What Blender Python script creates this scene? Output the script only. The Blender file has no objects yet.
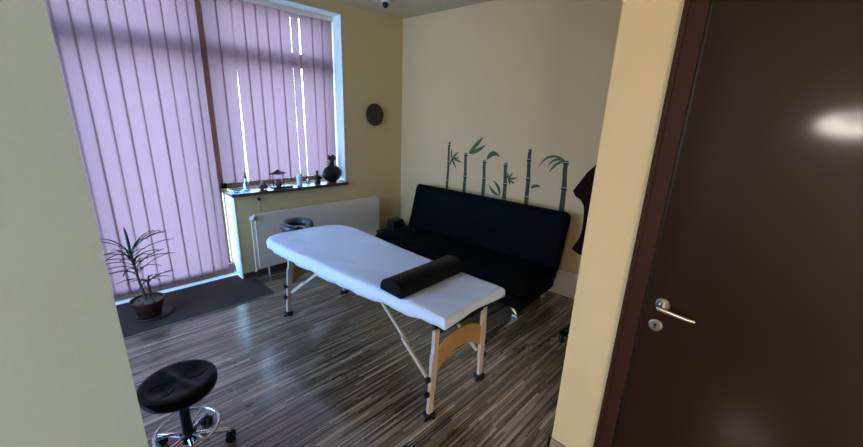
import bpy, bmesh, math, random
from mathutils import Vector, Matrix
from math import pi, sin, cos, radians
random.seed(7)
S = bpy.context.scene
C = S.collection

# ------------------------------------------------------------------ materials
def mat(name, col, rough=.6, metal=0, spec=.5, noise=0, nscale=20, bump=0, bscale=200, col2=None, trans=0, coat=0):
    m = bpy.data.materials.new(name); m.use_nodes = True
    nt = m.node_tree; b = nt.nodes['Principled BSDF']
    b.inputs['Base Color'].default_value = (*col, 1)
    b.inputs['Roughness'].default_value = rough
    b.inputs['Metallic'].default_value = metal
    b.inputs['Specular IOR Level'].default_value = spec
    b.inputs['Transmission Weight'].default_value = trans
    b.inputs['Coat Weight'].default_value = coat
    tc = nt.nodes.new('ShaderNodeTexCoord')
    n = nt.nodes.new('ShaderNodeTexNoise'); n.inputs['Scale'].default_value = nscale; n.inputs['Detail'].default_value = 4
    nt.links.new(tc.outputs['Object'], n.inputs['Vector'])
    mx = nt.nodes.new('ShaderNodeMix'); mx.data_type = 'RGBA'
    c2 = col2 or tuple(c*(1-noise) for c in col)
    mx.inputs['A'].default_value = (*col, 1); mx.inputs['B'].default_value = (*c2, 1)
    nt.links.new(n.outputs['Fac'], mx.inputs['Factor'])
    nt.links.new(mx.outputs['Result'], b.inputs['Base Color'])
    if bump:
        n2 = nt.nodes.new('ShaderNodeTexNoise'); n2.inputs['Scale'].default_value = bscale
        nt.links.new(tc.outputs['Object'], n2.inputs['Vector'])
        bp = nt.nodes.new('ShaderNodeBump'); bp.inputs['Strength'].default_value = bump; bp.inputs['Distance'].default_value = .002
        nt.links.new(n2.outputs['Fac'], bp.inputs['Height']); nt.links.new(bp.outputs['Normal'], b.inputs['Normal'])
    return m

def srgb(r, g, b):
    f = lambda c: (c/255/12.92 if c/255 <= .04045 else ((c/255+.055)/1.055)**2.4)
    return (f(r), f(g), f(b))

M = {}
M['wall_y'] = mat('yellow_plaster', srgb(210,180,132), .9, spec=.1, noise=.06, nscale=3, bump=.15, bscale=90)
M['wall_w'] = mat('cream_plaster', srgb(214,176,132), .9, spec=.1, noise=.05, nscale=3, bump=.15, bscale=90)
M['wall_h'] = mat('hall_plaster', srgb(210,182,136), .9, noise=.05, nscale=3, bump=.15, bscale=90)
M['wall_l'] = mat('hall_plaster_cool_dim', srgb(134,145,147), .9, noise=.05, nscale=3, bump=.15, bscale=90)  # darker, cooler plaster stands in for the cooler light on the left wall
M['ceil'] = mat('ceiling_paint', srgb(192,176,146), .95, noise=.04, nscale=3)
M['reveal'] = mat('white_reveal_paint', srgb(235,238,236), .6, noise=.03)
M['sill'] = mat('brown_sill', srgb(92,60,48), .28, noise=.3, nscale=12)
M['wall_n'] = mat('hall_neutral_plaster', srgb(150,148,142), .9, noise=.05, nscale=3)
M['frame'] = mat('window_frame_wood', srgb(156,114,96), .45, noise=.25, nscale=18)
M['white_metal'] = mat('white_enamel', srgb(228,203,182), .4, noise=.03)
M['trunking'] = mat('white_trunking', srgb(218,202,180), .6, noise=.03)
M['base'] = mat('hall_baseboard_wood', srgb(160,128,110), .5, noise=.2, nscale=15)
M['base_dark'] = mat('room_baseboard_wood', srgb(78,58,48), .5, noise=.2, nscale=15)
M['door'] = mat('dark_door_veneer', srgb(40,19,11), .42, noise=.18, nscale=3, spec=.12, coat=.16)
M['door'].node_tree.nodes['Principled BSDF'].inputs['Coat Roughness'].default_value = .09
M['doorframe'] = mat('mahogany_frame', srgb(56,26,16), .6, spec=.15, noise=.25, nscale=8)
M['steel'] = mat('brushed_nickel', (.62,.58,.5), .28, 1, noise=.1)
M['chrome'] = mat('chrome', (.75,.75,.78), .12, 1, noise=.05)
M['black'] = mat('black_plastic', (.006,.006,.007), .4, noise=.2)
M['vinyl'] = mat('black_vinyl', (.003,.003,.004), .28, noise=.25, nscale=8, bump=.1, bscale=60, spec=.12)
M['bolster'] = mat('black_bolster_leather', (.002,.002,.0025), .4, noise=.2, nscale=8, bump=.2, bscale=50, spec=.2)
M['sofa'] = mat('black_sofa_upholstery', (.0022,.0022,.0032), .75, spec=.07, noise=.3, nscale=6, bump=.25, bscale=120)
M['sheet'] = mat('white_sheet_cotton', (.78,.80,.95), .9, spec=.1, noise=.05, nscale=6, bump=.4, bscale=14)
M['beech'] = mat('beech_wood', srgb(218,196,172), .5, noise=.2, nscale=12)
M['ply'] = mat('orange_plywood', srgb(200,148,88), .5, noise=.2, nscale=9)
M['mat'] = mat('brown_doormat', srgb(74,62,56), .75, spec=.1, noise=.3, nscale=40, bump=.5, bscale=300)
M['matedge'] = mat('mat_edge_strip', srgb(140,130,124), .5, noise=.15)
M['pot'] = mat('brown_glazed_pot', srgb(66,38,27), .3, noise=.3, nscale=10)
M['soil'] = mat('potting_soil', srgb(110,92,76), .95, noise=.5, nscale=60, bump=1, bscale=60)
M['leaf'] = mat('dracaena_leaf', srgb(44,58,40), .4, noise=.4, nscale=8)
M['bark'] = mat('plant_stem', srgb(90,72,54), .8, noise=.4, nscale=30)
M['darkclay'] = mat('dark_brown_clay', srgb(42,30,26), .45, noise=.3, nscale=14)
M['ring'] = mat('bronze_ring', srgb(84,66,48), .5, noise=.3, nscale=14)
M['bamboo'] = mat('bamboo_print', srgb(92,94,64), .6, spec=.1, noise=.5, nscale=30, col2=srgb(38,42,28))
M['bamboo_b'] = mat('brown_bamboo_print', srgb(92,80,58), .6, spec=.1, noise=.5, nscale=30, col2=srgb(44,38,26))
M['node'] = mat('bamboo_node_print', srgb(168,160,130), .6, spec=.1, noise=.1)
M['nodedark'] = mat('bamboo_node_dark_print', srgb(36,40,32), .6, spec=.1, noise=.1)  # dark printed band below each node
M['bleaf'] = mat('bamboo_leaf_print', srgb(60,72,44), .6, spec=.1, noise=.5, nscale=25, col2=srgb(92,106,72))
M['garment'] = mat('maroon_fabric', srgb(34,12,13), .9, spec=.1, noise=.3, nscale=12, bump=.4, bscale=80)
M['cup'] = mat('white_ceramic', srgb(225,225,232), .4, noise=.03)
M['stone'] = mat('brown_stone', srgb(110,92,76), .7, noise=.4, nscale=60)
M['brass'] = mat('aged_brass', (.35,.26,.12), .4, .8, noise=.3)
M['outside'] = mat('outside_ground', srgb(150,140,130), .95, noise=.2, nscale=.5)

def glassy(name, col, mixf=.12, rough=.03):
    m = bpy.data.materials.new(name); m.use_nodes = True; nt = m.node_tree
    for n in list(nt.nodes): nt.nodes.remove(n)
    o = nt.nodes.new('ShaderNodeOutputMaterial'); t = nt.nodes.new('ShaderNodeBsdfTransparent'); g = nt.nodes.new('ShaderNodeBsdfGlossy')
    t.inputs['Color'].default_value = (*col, 1); g.inputs['Roughness'].default_value = rough
    mx = nt.nodes.new('ShaderNodeMixShader'); mx.inputs[0].default_value = mixf
    nt.links.new(t.outputs[0], mx.inputs[1]); nt.links.new(g.outputs[0], mx.inputs[2]); nt.links.new(mx.outputs[0], o.inputs[0])
    return m
M['pane'] = glassy('window_glass', (.97,.99,.99), .06)
M['tintpane'] = glassy('light_tinting_glass', (.80,.87,1), .06)  # tint put in to turn the added side window's light bluer
M['palegl'] = glassy('pale_blue_glass', (.72,.86,.95), .3, .08)

def fabric_blind():
    m = bpy.data.materials.new('pink_blind_fabric'); m.use_nodes = True; nt = m.node_tree
    for n in list(nt.nodes): nt.nodes.remove(n)
    o = nt.nodes.new('ShaderNodeOutputMaterial')
    tr = nt.nodes.new('ShaderNodeBsdfTranslucent'); df = nt.nodes.new('ShaderNodeBsdfDiffuse')
    tc = nt.nodes.new('ShaderNodeTexCoord'); mp = nt.nodes.new('ShaderNodeMapping'); mp.inputs['Scale'].default_value = (30, 30, 3)
    n = nt.nodes.new('ShaderNodeTexNoise'); n.inputs['Scale'].default_value = 2
    nt.links.new(tc.outputs['Object'], mp.inputs[0]); nt.links.new(mp.outputs[0], n.inputs['Vector'])
    mx = nt.nodes.new('ShaderNodeMix'); mx.data_type = 'RGBA'
    mx.inputs['A'].default_value = (*BLIND_T, 1); mx.inputs['B'].default_value = (*[c*.88 for c in BLIND_T], 1)
    nt.links.new(n.outputs['Fac'], mx.inputs['Factor']); nt.links.new(mx.outputs['Result'], tr.inputs['Color'])
    df.inputs['Color'].default_value = (.26, .16, .18, 1)
    ms = nt.nodes.new('ShaderNodeMixShader'); ms.inputs[0].default_value = .4
    nt.links.new(tr.outputs[0], ms.inputs[1]); nt.links.new(df.outputs[0], ms.inputs[2]); nt.links.new(ms.outputs[0], o.inputs[0])
    return m
BLIND_T = (.232, .116, .132)
M['blind'] = fabric_blind()

def floor_mat():
    m = bpy.data.materials.new('striped_laminate'); m.use_nodes = True; nt = m.node_tree; b = nt.nodes['Principled BSDF']
    N = nt.nodes.new; L = nt.links.new
    tc = N('ShaderNodeTexCoord')
    def strips(width, length, cols, off):
        # one random tone per strip: floor the cross coordinate, jitter the long one by row, floor it
        sp = N('ShaderNodeSeparateXYZ'); L(tc.outputs['Object'], sp.inputs[0])
        def mth(op, a, bval=None, link=None):
            n = N('ShaderNodeMath'); n.operation = op
            L(a, n.inputs[0])
            if link is not None: L(link, n.inputs[1])
            elif bval is not None: n.inputs[1].default_value = bval
            return n.outputs[0]
        row = mth('FLOOR', mth('DIVIDE', sp.outputs['Y'], width))
        w1 = N('ShaderNodeTexWhiteNoise'); w1.noise_dimensions = '1D'; L(mth('ADD', row, off), w1.inputs['W'])
        colc = mth('FLOOR', mth('ADD', mth('DIVIDE', sp.outputs['X'], length), link=mth('MULTIPLY', w1.outputs['Value'], 17.3)))
        cb = N('ShaderNodeCombineXYZ'); L(row, cb.inputs[0]); L(colc, cb.inputs[1]); cb.inputs[2].default_value = off
        w2 = N('ShaderNodeTexWhiteNoise'); w2.noise_dimensions = '3D'; L(cb.outputs[0], w2.inputs['Vector'])
        cr = N('ShaderNodeValToRGB'); cr.color_ramp.interpolation = 'LINEAR'
        e = cr.color_ramp.elements
        e[0].position = cols[0][0]; e[0].color = (*cols[0][1], 1); e[1].position = cols[-1][0]; e[1].color = (*cols[-1][1], 1)
        for p, c in cols[1:-1]:
            k = e.new(p); k.color = (*c, 1)
        L(w2.outputs['Value'], cr.inputs[0]); return cr.outputs[0]
    a = strips(.0165, .5, [(0, srgb(86,70,56)), (.25, srgb(108,90,72)), (.75, srgb(138,118,98)), (1, srgb(170,150,128))], 3.0)
    c = strips(.0078, .38, [(0, (.16,.15,.14)), (.3, (.42,.40,.38)), (.6, (1.0,.98,.95)), (1, (1.7,1.65,1.58))], 9.0)
    mx = N('ShaderNodeMix'); mx.data_type = 'RGBA'; mx.blend_type = 'MULTIPLY'; mx.inputs['Factor'].default_value = .9
    L(a, mx.inputs['A']); L(c, mx.inputs['B'])
    L(mx.outputs['Result'], b.inputs['Base Color'])
    n = N('ShaderNodeTexNoise'); n.inputs['Scale'].default_value = 3; L(tc.outputs['Object'], n.inputs['Vector'])
    mr = N('ShaderNodeMapRange'); mr.inputs['To Min'].default_value = .26; mr.inputs['To Max'].default_value = .30
    L(n.outputs['Fac'], mr.inputs['Value']); L(mr.outputs[0], b.inputs['Roughness'])
    b.inputs['Specular IOR Level'].default_value = 1.0; b.inputs['Coat Weight'].default_value = .8; b.inputs['Coat Roughness'].default_value = .16
    return m
M['floor'] = floor_mat()

def emis(name, col, s):
    m = bpy.data.materials.new(name); m.use_nodes = True; b = m.node_tree.nodes['Principled BSDF']
    b.inputs['Base Color'].default_value = (.9, .9, .85, 1)
    b.inputs['Emission Color'].default_value = (*col, 1); b.inputs['Emission Strength'].default_value = s
    return m
M['lamp'] = emis('added_wall_lamp_glow', (1, .92, .80), 150)  # glow of the added wall lamp
M['lamp2'] = emis('added_floor_lamp_glow', (1, .94, .85), 84)  # glow of the added floor lamp

# ------------------------------------------------------------------ mesh helpers
def box(bm, x0, x1, y0, y1, z0, z1, bev=0, seg=2, mtx=None):
    r = bmesh.ops.create_cube(bm, size=1)
    vs = r['verts']
    for v in vs:
        v.co = Vector(((x0+x1)/2+v.co.x*(x1-x0), (y0+y1)/2+v.co.y*(y1-y0), (z0+z1)/2+v.co.z*(z1-z0)))
    if bev:
        es = {e for v in vs for e in v.link_edges}
        rr = bmesh.ops.bevel(bm, geom=list(es), offset=bev, segments=seg, affect='EDGES', profile=.5)
        vs = list({v for f in rr['faces'] for v in f.verts} | {v for v in vs if v.is_valid})
    if mtx is not None:
        for v in vs: v.co = mtx @ v.co
    return vs

def tube(bm, pts, r, n=12, cap=True, closed=False, flat=None):
    pts = [Vector(p) for p in pts]; rs = r if isinstance(r, (list, tuple)) else [r]*len(pts)
    rings = []; prev = None; m = len(pts)
    for i, p in enumerate(pts):
        if closed: t = (pts[(i+1) % m]-pts[i-1]).normalized()
        elif i == 0: t = (pts[1]-p).normalized()
        elif i == m-1: t = (p-pts[-2]).normalized()
        else: t = (pts[i+1]-pts[i-1]).normalized()
        if prev is None:
            a = Vector((0, 0, 1)) if abs(t.z) < .9 else Vector((1, 0, 0))
            u = t.cross(a).normalized()
        else: u = (prev-t*prev.dot(t)).normalized()
        prev = u; w = t.cross(u)
        fl = flat or (1, 1)
        rings.append([bm.verts.new(p+(u*cos(2*pi*k/n)*fl[0]+w*sin(2*pi*k/n)*fl[1])*rs[i]) for k in range(n)])
    for i in range(m if closed else m-1):
        a, b = rings[i], rings[(i+1) % m]
        for k in range(n):
            bm.faces.new((a[k], a[(k+1) % n], b[(k+1) % n], b[k]))
    if cap and not closed:
        bm.faces.new(rings[0][::-1]); bm.faces.new(rings[-1])

def lathe(bm, prof, n=32, c=(0, 0, 0), sx=1, sy=1):
    rings = []
    for r, z in prof:
        if r < 1e-5: rings.append([bm.verts.new((c[0], c[1], c[2]+z))])
        else: rings.append([bm.verts.new((c[0]+cos(2*pi*k/n)*r*sx, c[1]+sin(2*pi*k/n)*r*sy, c[2]+z)) for k in range(n)])
    for a, b in zip(rings, rings[1:]):
        if len(a) == 1 and len(b) == 1: continue
        for k in range(n):
            k2 = (k+1) % n
            if len(a) == 1: bm.faces.new((a[0], b[k2], b[k]))
            elif len(b) == 1: bm.faces.new((a[k], a[k2], b[0]))
            else: bm.faces.new((a[k], a[k2], b[k2], b[k]))

def prism(bm, poly, d, axis='y', o=0):
    """extrude a 2D polygon from o to o+d along an axis (poly in the other two axes)"""
    def P(a, b, c):
        return {'x': (c, a, b), 'y': (a, c, b), 'z': (a, b, c)}[axis]
    A = [bm.verts.new(P(a, b, o)) for a, b in poly]; B = [bm.verts.new(P(a, b, o+d)) for a, b in poly]
    n = len(poly)
    for i in range(n): bm.faces.new((A[i], A[(i+1) % n], B[(i+1) % n], B[i]))
    bm.faces.new(A[::-1]); bm.faces.new(B)
    return A+B

def obj(name, bm, m, parent=None, smooth=True, loc=None):
    bmesh.ops.recalc_face_normals(bm, faces=bm.faces[:])
    me = bpy.data.meshes.new(name); bm.to_mesh(me); bm.free()
    me.materials.append(m)
    if smooth:
        for p in me.polygons: p.use_smooth = True
        try: me.set_sharp_from_angle(angle=radians(38))
        except Exception: pass
    o = bpy.data.objects.new(name, me); C.objects.link(o)
    if smooth:
        wn = o.modifiers.new('even_normals', 'WEIGHTED_NORMAL'); wn.keep_sharp = True
    if parent: o.parent = parent
    if loc: o.location = loc
    return o

def tag(o, label, cat, group=None, kind=None):
    if label: o['label'] = label
    if cat: o['category'] = cat
    if group: o['group'] = group
    if kind: o['kind'] = kind
    return o

def thing(name, label, cat, loc=(0, 0, 0), rz=0, group=None, kind=None):
    o = bpy.data.objects.new(name, None); C.objects.link(o); o.location = loc; o.rotation_euler = (0, 0, rz)
    o.empty_display_size = .1
    return tag(o, label, cat, group, kind)

def struct(name, boxes, m, label=None, bev=0):
    bm = bmesh.new()
    for b in boxes: box(bm, *b, bev=bev)
    o = obj(name, bm, m, smooth=bool(bev)); o['kind'] = 'structure'
    if label: o['label'] = label; o['category'] = name.split('_')[0]
    return o

NB = bmesh.new
# ------------------------------------------------------------------ room shell
YW = 3.827; ZC = 2.88
def xs(y): return 3.29+(YW-y)*.06     # sofa wall runs very slightly out of square
struct('floor', [(-2.2, 3.8, -1.9, 4.3, -.1, 0)], M['floor'], 'dark and grey striped laminate floor running through room and hall')
struct('ceiling', [(-2.2, 3.8, -1.9, 4.4, ZC, ZC+.12)], M['ceil'], 'plain greyish white ceiling')
struct('wall_window', [(2.400, 3.45, YW, 4.27, 0, ZC), (1.124, 2.400, YW, 4.27, 0, .885), (-.9, 2.400, YW, 4.27, 2.755, ZC), (-2.2, -.9, YW, 4.27, 0, ZC)], M['wall_y'],
       'yellow plaster wall around the tall blinds')
bm = NB()
box(bm, 0, .15, -3.6, 0, 0, ZC)
o = obj('wall_sofa', bm, M['wall_w'], smooth=False, loc=(3.29, YW, 0)); o.rotation_euler = (0, 0, math.atan(.06)); o['kind'] = 'structure'
o['label'] = 'cream wall behind the black sofa'; o['category'] = 'wall'
struct('wall_partition', [(1.599, 1.72, -1.7, .585, 0, ZC), (1.72, 3.65, .465, .585, 0, ZC), (.008, 1.599, .465, .585, 2.35, ZC)], M['wall_h'],
       'beige wall end beside the dark brown door')
struct('wall_left', [(-2.0, .012, .465, .585, 0, ZC)], M['wall_l'], 'plain greenish beige wall at the left edge')
# hall behind the camera and the hidden side of the room
struct('wall_hall', [(-2.1, -1.98, -1.8, .465, 0, ZC), (-1.98, 1.72, -1.8, -1.68, 0, ZC)], M['wall_n'])
# side wall; its opening holds an added, unseen window for blue fill light
WY0, WY1, WZ0, WZ1 = 2.0, 3.65, .55, 2.50
struct('wall_side', [(-1.45, -1.3, .585, WY0, 0, ZC), (-1.45, -1.3, WY1, YW, 0, ZC), (-1.45, -1.3, WY0, WY1, 0, WZ0), (-1.45, -1.3, WY0, WY1, WZ1, ZC)], M['wall_y'])

# reveals: white plaster linings of the opening
struct('trim_1', [(2.392, 2.400, YW-.004, 4.12, .925, 2.755), (-.9, 2.392, YW-.004, 4.12, 2.747, 2.755)], M['reveal'],
       'white reveal at the right side and top of the window')
struct('trim_2', [(1.116, 1.124, YW-.004, 4.12, .012, .885)], M['reveal'], 'white reveal beside the balcony door')
struct('trim_3', [(-.9, 1.116, YW, 4.12, .0, .012)], M['reveal'], 'pale threshold under the balcony door blind')
struct('trim_4', [(1.095, 2.415, 3.785, 4.12, .885, .918)], M['sill'], 'dark brown window sill board carrying ornaments', bev=.004)

# frames : balcony door and window, with mullion post between them
def framed(name, x0, x1, z0, z1, muls, trs, y=4.12, d=.07, w=.055, bot=.075, yf=None):
    r = thing(name, None, None, (0, 0, 0)); r['kind'] = 'structure'
    bm = NB()
    box(bm, x0, x0+w, y, y+d, z0, z1); box(bm, x1-w, x1, y, y+d, z0, z1)
    box(bm, x0, x1, y, y+d, z1-w, z1); box(bm, x0, x1, yf or y, y+d, z0+(.0125 if yf else 0), z0+bot)
    for a in muls: box(bm, a-.045, a+.045, y, y+d, z0, z1)
    for a in trs: box(bm, x0, x1, y-.01, y+d, a-.07, a+.07)
    obj('window_frame', bm, M['frame'], r, smooth=False)
    bm = NB(); box(bm, x0+w, x1-w, y+.03, y+.036, z0+bot, z1-w)
    obj('pane', bm, M['pane'], r, smooth=False)
    return r
r = framed('door_1', -.9, 1.10, .0, 2.755, [.10], [2.26], bot=.12, yf=4.035); r['label'] = 'balcony door behind the tall vertical blinds'; r['category'] = 'door'
r = framed('window_1', 1.10, 2.395, .918, 2.755, [], [2.26], bot=.06); r['label'] = 'window behind the shorter vertical blinds above the sill'; r['category'] = 'window'
# added side window, out of view, lets blue light onto the sheet
r = thing('added_side_window', None, None); r['kind'] = 'structure'
bm = NB()
for b in [(WY0, WY0+.07, WZ0, WZ1), (WY1-.07, WY1, WZ0, WZ1), (WY0, WY1, WZ0, WZ0+.07), (WY0, WY1, WZ1-.07, WZ1), ((WY0+WY1)/2-.04, (WY0+WY1)/2+.04, WZ0, WZ1)]:
    box(bm, -1.42, -1.35, b[0], b[1], b[2], b[3])
obj('window_frame', bm, M['frame'], r, smooth=False)
bm = NB(); box(bm, -1.39, -1.384, WY0+.07, WY1-.07, WZ0+.07, WZ1-.07); obj('pane', bm, M['tintpane'], r, smooth=False)

# baseboards
struct('baseboard_hall', [(1.587, 1.599, -.2+.61, .597, 0, .07), (1.587, 1.72, .585, .597, 0, .07)], M['base'], 'light brown skirting at the foot of the wall end')
struct('baseboard_window', [(1.124, 3.30, YW-.012, YW, 0, .06)], M['base_dark'], 'dark skirting under the radiator')
bm = NB(); box(bm, -.05, 0, -3.24, -.02, .035, .265, bev=.006)
box(bm, -.056, -.05, -3.24, -.02, .225, .235)
o = obj('trim_5', bm, M['trunking'], loc=(3.29, YW, 0)); o.rotation_euler = (0, 0, math.atan(.06)); o['kind'] = 'structure'
o['label'] = 'white boxed pipe trunking along the sofa wall'; o['category'] = 'trim'
bm = NB(); box(bm, -.055, 0, -3.24, -.02, 0, .035)
o = obj('baseboard_sofa', bm, M['trunking'], loc=(3.29, YW, 0)); o.rotation_euler = (0, 0, math.atan(.06)); o['kind'] = 'structure'

# ------------------------------------------------------------------ hall door (closed, brown)
d = thing('door_2', 'dark brown glossy interior door with lever handle', 'door'); d['kind'] = 'structure'
bm = NB(); box(bm, 1.576, 1.599, .300, .374, 0, 2.32, bev=.004); box(bm, 1.576, 1.599, -.68, -.606, 0, 2.32, bev=.004)
box(bm, 1.576, 1.599, -.606, .300, 2.25, 2.32, bev=.004)
box(bm, 1.570, 1.580, .356, .374, 0, 2.32, bev=.003)
obj('door_frame', bm, M['doorframe'], d)
bm = NB(); box(bm, 1.592, 1.5988, .285, .303, 0, 2.25); obj('rebate', bm, M['black'], d, smooth=False)
bm = NB(); box(bm, 1.585, 1.5985, -.600, .292, .008, 2.245, bev=.003)
slab = obj('door_slab', bm, M['door'], d)
hd = NB()
def xlathe(bm, prof, x, y, z, n=28, sgn=-1):
    rings = []
    for rr, h in prof:
        rings.append([bm.verts.new((x+sgn*h, y+cos(2*pi*k/n)*rr, z+sin(2*pi*k/n)*rr)) for k in range(n)])
    for a, b in zip(rings, rings[1:]):
        for k in range(n): bm.faces.new((a[k], a[(k+1) % n], b[(k+1) % n], b[k]))
    bm.faces.new(rings[0]); bm.faces.new(rings[-1])
xlathe(hd, [(.026, 0), (.026, .006), (.022, .010), (.011, .011), (.0095, .05), (.0095, .056)], 1.585, .235, 1.022)
tube(hd, [(1.534, .242, 1.023), (1.532, .232, 1.022), (1.534, .19, 1.017), (1.537, .15, 1.013), (1.540, .118, 1.012)], [.0085, .0095, .0085, .0078, .006], 12, flat=(1, 1))
obj('door_handle', hd, M['steel'], slab)
k = NB(); xlathe(k, [(.025, 0), (.025, .005), (.021, .008), (.020, .008)], 1.585, .243, .925)
esc = obj('escutcheon', k, M['steel'], slab)
k = NB(); xlathe(k, [(.0055, 0), (.0055, .0012)], 1.5768, .243, .930, 14); box(k, 1.5756, 1.5768, .2402, .2458, .914, .930)
obj('keyhole', k, M['black'], slab)

# ------------------------------------------------------------------ added unseen lamps: hall fill light and the door's highlight
t = thing('added_wall_lamp', 'added unseen oval wall lamp making the highlight in the glossy door', 'lamp', (-1.98, -.33, 1.785))
bm = NB(); box(bm, 0, .02, -.26, .26, -.15, .15, bev=.008); obj('back_plate', bm, M['black'], t)
bm = NB()
rings = []
for i in range(9):
    a = i/8*pi/2; rings.append([bm.verts.new((.02+.075*sin(a),   .235*cos(2*pi*q/28)*cos(a), .105*sin(2*pi*q/28)*cos(a))) for q in range(28)] if i < 8 else [bm.verts.new((.095, 0, 0))])
for a, b in zip(rings, rings[1:]):
    for q in range(28):
        if len(b) == 1: bm.faces.new((a[q], a[(q+1) % 28], b[0]))
        else: bm.faces.new((a[q], a[(q+1) % 28], b[(q+1) % 28], b[q]))
obj('lamp_shade', bm, M['lamp'], t)
bm = NB(); tube(bm, [(.03, -.235, .03), (.07, -.16, .055), (.098, -.06, .035), (.10, .02, .045), (.085, .08, .075), (.03, .12, .12)], [.006, .02, .026, .024, .016, .006], 10); obj('highlight_mask', bm, M['black'], t)  # dark bar added to shape the highlight reflected in the door
t = thing('added_floor_lamp', 'added unseen floor lamp with drum shade to light the hall', 'lamp', (-1.2, -1.38, 0))
bm = NB(); lathe(bm, [(0, 0), (.14, 0), (.14, .012), (.03, .025), (0, .025)], 36); obj('base', bm, M['black'], t)
bm = NB(); tube(bm, [(0, 0, .02), (0, 0, 1.0)], .011, 12); obj('pole', bm, M['black'], t)
bm = NB(); lathe(bm, [(.17, .92), (.14, 1.20), (.138, 1.20), (.168, .92), (.17, .92)], 40); obj('lamp_shade', bm, M['lamp2'], t)

# ------------------------------------------------------------------ vertical blinds
def blind(name, label, x0, x1, zb, zt, edges, gaps, yb=4.0):
    r = thing(name, label, 'blind', (0, 0, 0))
    bm = NB(); box(bm, x0, x1, yb-.022, yb+.022, zt, zt+.045, bev=.004); obj('headrail', bm, M['white_metal'], r)
    for i in range(len(edges)-1):
        a, b = edges[i], edges[i+1]
        gl = gaps.get(i, 0)      # (top, bottom) opening left at this slat's right edge
        bt, bb = (b-gl[0], b-gl[1]) if gl else (b+.011, b+.011)
        a2 = a
        tilt = random.uniform(.007, .011)
        bm = NB(); nz = 16; nx = 6; th = .0006
        grid = []
        ph = random.uniform(0, 6)
        for iz in range(nz+1):
            f = iz/nz; z = zt-(zt-zb-random.uniform(0, .0))*f; row = []
            for ix in range(nx+1):
                g = ix/nx
                bx = bt+(bb-bt)*f
                sway = .003*sin(f*3.1+ph)*f
                x = a2+(bx-a2)*g+sway
                y = yb+.006-tilt*g+.0015*sin(pi*g)*cos(ph)+.002*sin(f*4)
                row.append(bm.verts.new((x, y, z)))
            grid.append(row)
        for iz in range(nz):
            for ix in range(nx):
                bm.faces.new((grid[iz][ix], grid[iz][ix+1], grid[iz+1][ix+1], grid[iz+1][ix]))
        s = obj('slat', bm, M['blind'], r)
    bm = NB()
    tube(bm, [(x0+.02, yb+.014, zb+.012), (x1-.02, yb+.014, zb+.012)], .0022, 6)
    obj('bottom_chain', bm, M['reveal'], r)
    return r
random.seed(3)
blind('vertical_blind', 'full-length pink vertical blind hanging over the balcony door', -.88, 1.045, .080, 2.70,
      [-.86, -.75, -.64, -.53, -.415, -.30, -.19, -.075, .03, .115, .215, .325, .435, .545, .675, .785, .895, .975, 1.034], {})
blind('vertical_blind', 'shorter pink vertical blind over the window with bright gaps', 1.10, 2.385, 1.00, 2.70,
      [1.096, 1.205, 1.338, 1.44, 1.552, 1.66, 1.785, 1.908, 2.006, 2.14, 2.255, 2.372], {1: (-.006, .022), 6: (.008, .004), 7: (.015, .018)})

# ------------------------------------------------------------------ ornaments on the sill  (sill top z = .918)
ZS = .918
t = thing('oil_burner', 'pale blue glass flask with dark stopper at left end of sill', 'ornament', (1.272, 3.90, ZS))
bm = NB(); lathe(bm, [(0, 0), (.035, 0), (.038, .02), (.030, .06), (.018, .10), (.014, .13), (0, .13)], 24); obj('flask', bm, M['palegl'], t)
bm = NB(); lathe(bm, [(0, .13), (.015, .13), (.015, .145), (.008, .155), (.006, .19), (0, .20)], 16); obj('stopper', bm, M['black'], t)
bm = NB(); lathe(bm, [(0, 0), (.03, 0), (.04, .008), (.075, .022), (.088, .032), (.085, .034), (.07, .026), (.03, .012), (0, .010)], 32)
tag(obj('glass_dish', bm, M['palegl'], loc=(1.168, 3.865, ZS)), 'shallow pale glass dish at the far left corner of the sill', 'dish')
bm = NB()
r0 = bmesh.ops.create_icosphere(bm, subdivisions=3, radius=1)
for v in bm.verts:
    n_ = 1+.12*sin(5*v.co.x+3*v.co.z)+.08*sin(7*v.co.y)
    v.co = Vector((v.co.x*.045*n_*(1-.35*max(0, v.co.z)), v.co.y*.03*n_, .04+v.co.z*.04*n_+(.012 if v.co.z > .7 else 0)))
for v in bm.verts: v.co.z = max(0, v.co.z)
tag(obj('stone_figurine', bm, M['stone'], loc=(1.435, 3.885, ZS)), 'small brown mound-shaped stone figurine left of the roofed ornament', 'ornament')
t = thing('incense_shrine', 'dark roofed shrine ornament on a tray, middle of the sill', 'ornament', (1.60, 3.89, ZS))
bm = NB(); box(bm, -.075, .14, -.05, .05, 0, .016, bev=.003); obj('tray', bm, M['darkclay'], t)
bm = NB()
lathe(bm, [(.095, .155), (.088, .160), (.05, .172), (.022, .186), (.010, .196), (0, .200)], 4, sx=1, sy=.7); lathe(bm, [(0, .150), (.090, .150), (.095, .155)], 4, sy=.7)
rf = obj('roof', bm, M['darkclay'], t, smooth=False); rf.rotation_euler = (0, 0, 0)
for sx in (-1, 1):
    bm = NB(); tube(bm, [(sx*.055, 0, .014), (sx*.055, 0, .156)], .005, 8); obj('post', bm, M['darkclay'], t)
bm = NB(); lathe(bm, [(0, .014), (.022, .014), (.036, .035), (.036, .06), (.024, .075), (.027, .082), (.02, .082), (0, .075)], 24); obj('bowl', bm, M['ring'], t)
bm = NB(); lathe(bm, [(0, 0), (.030, 0), (.032, .01), (.030, .05), (.034, .09), (.031, .125), (.027, .13), (.025, .12), (0, .115)], 24)
tag(obj('ceramic_cup', bm, M['cup'], loc=(1.842, 3.90, ZS)), 'tall white ceramic cup standing right of the roofed ornament', 'cup')
bm = NB(); lathe(bm, [(0, 0), (.022, 0), (.024, .03), (.02, .055), (.008, .06), (.007, .07), (0, .07)], 20)
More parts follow.
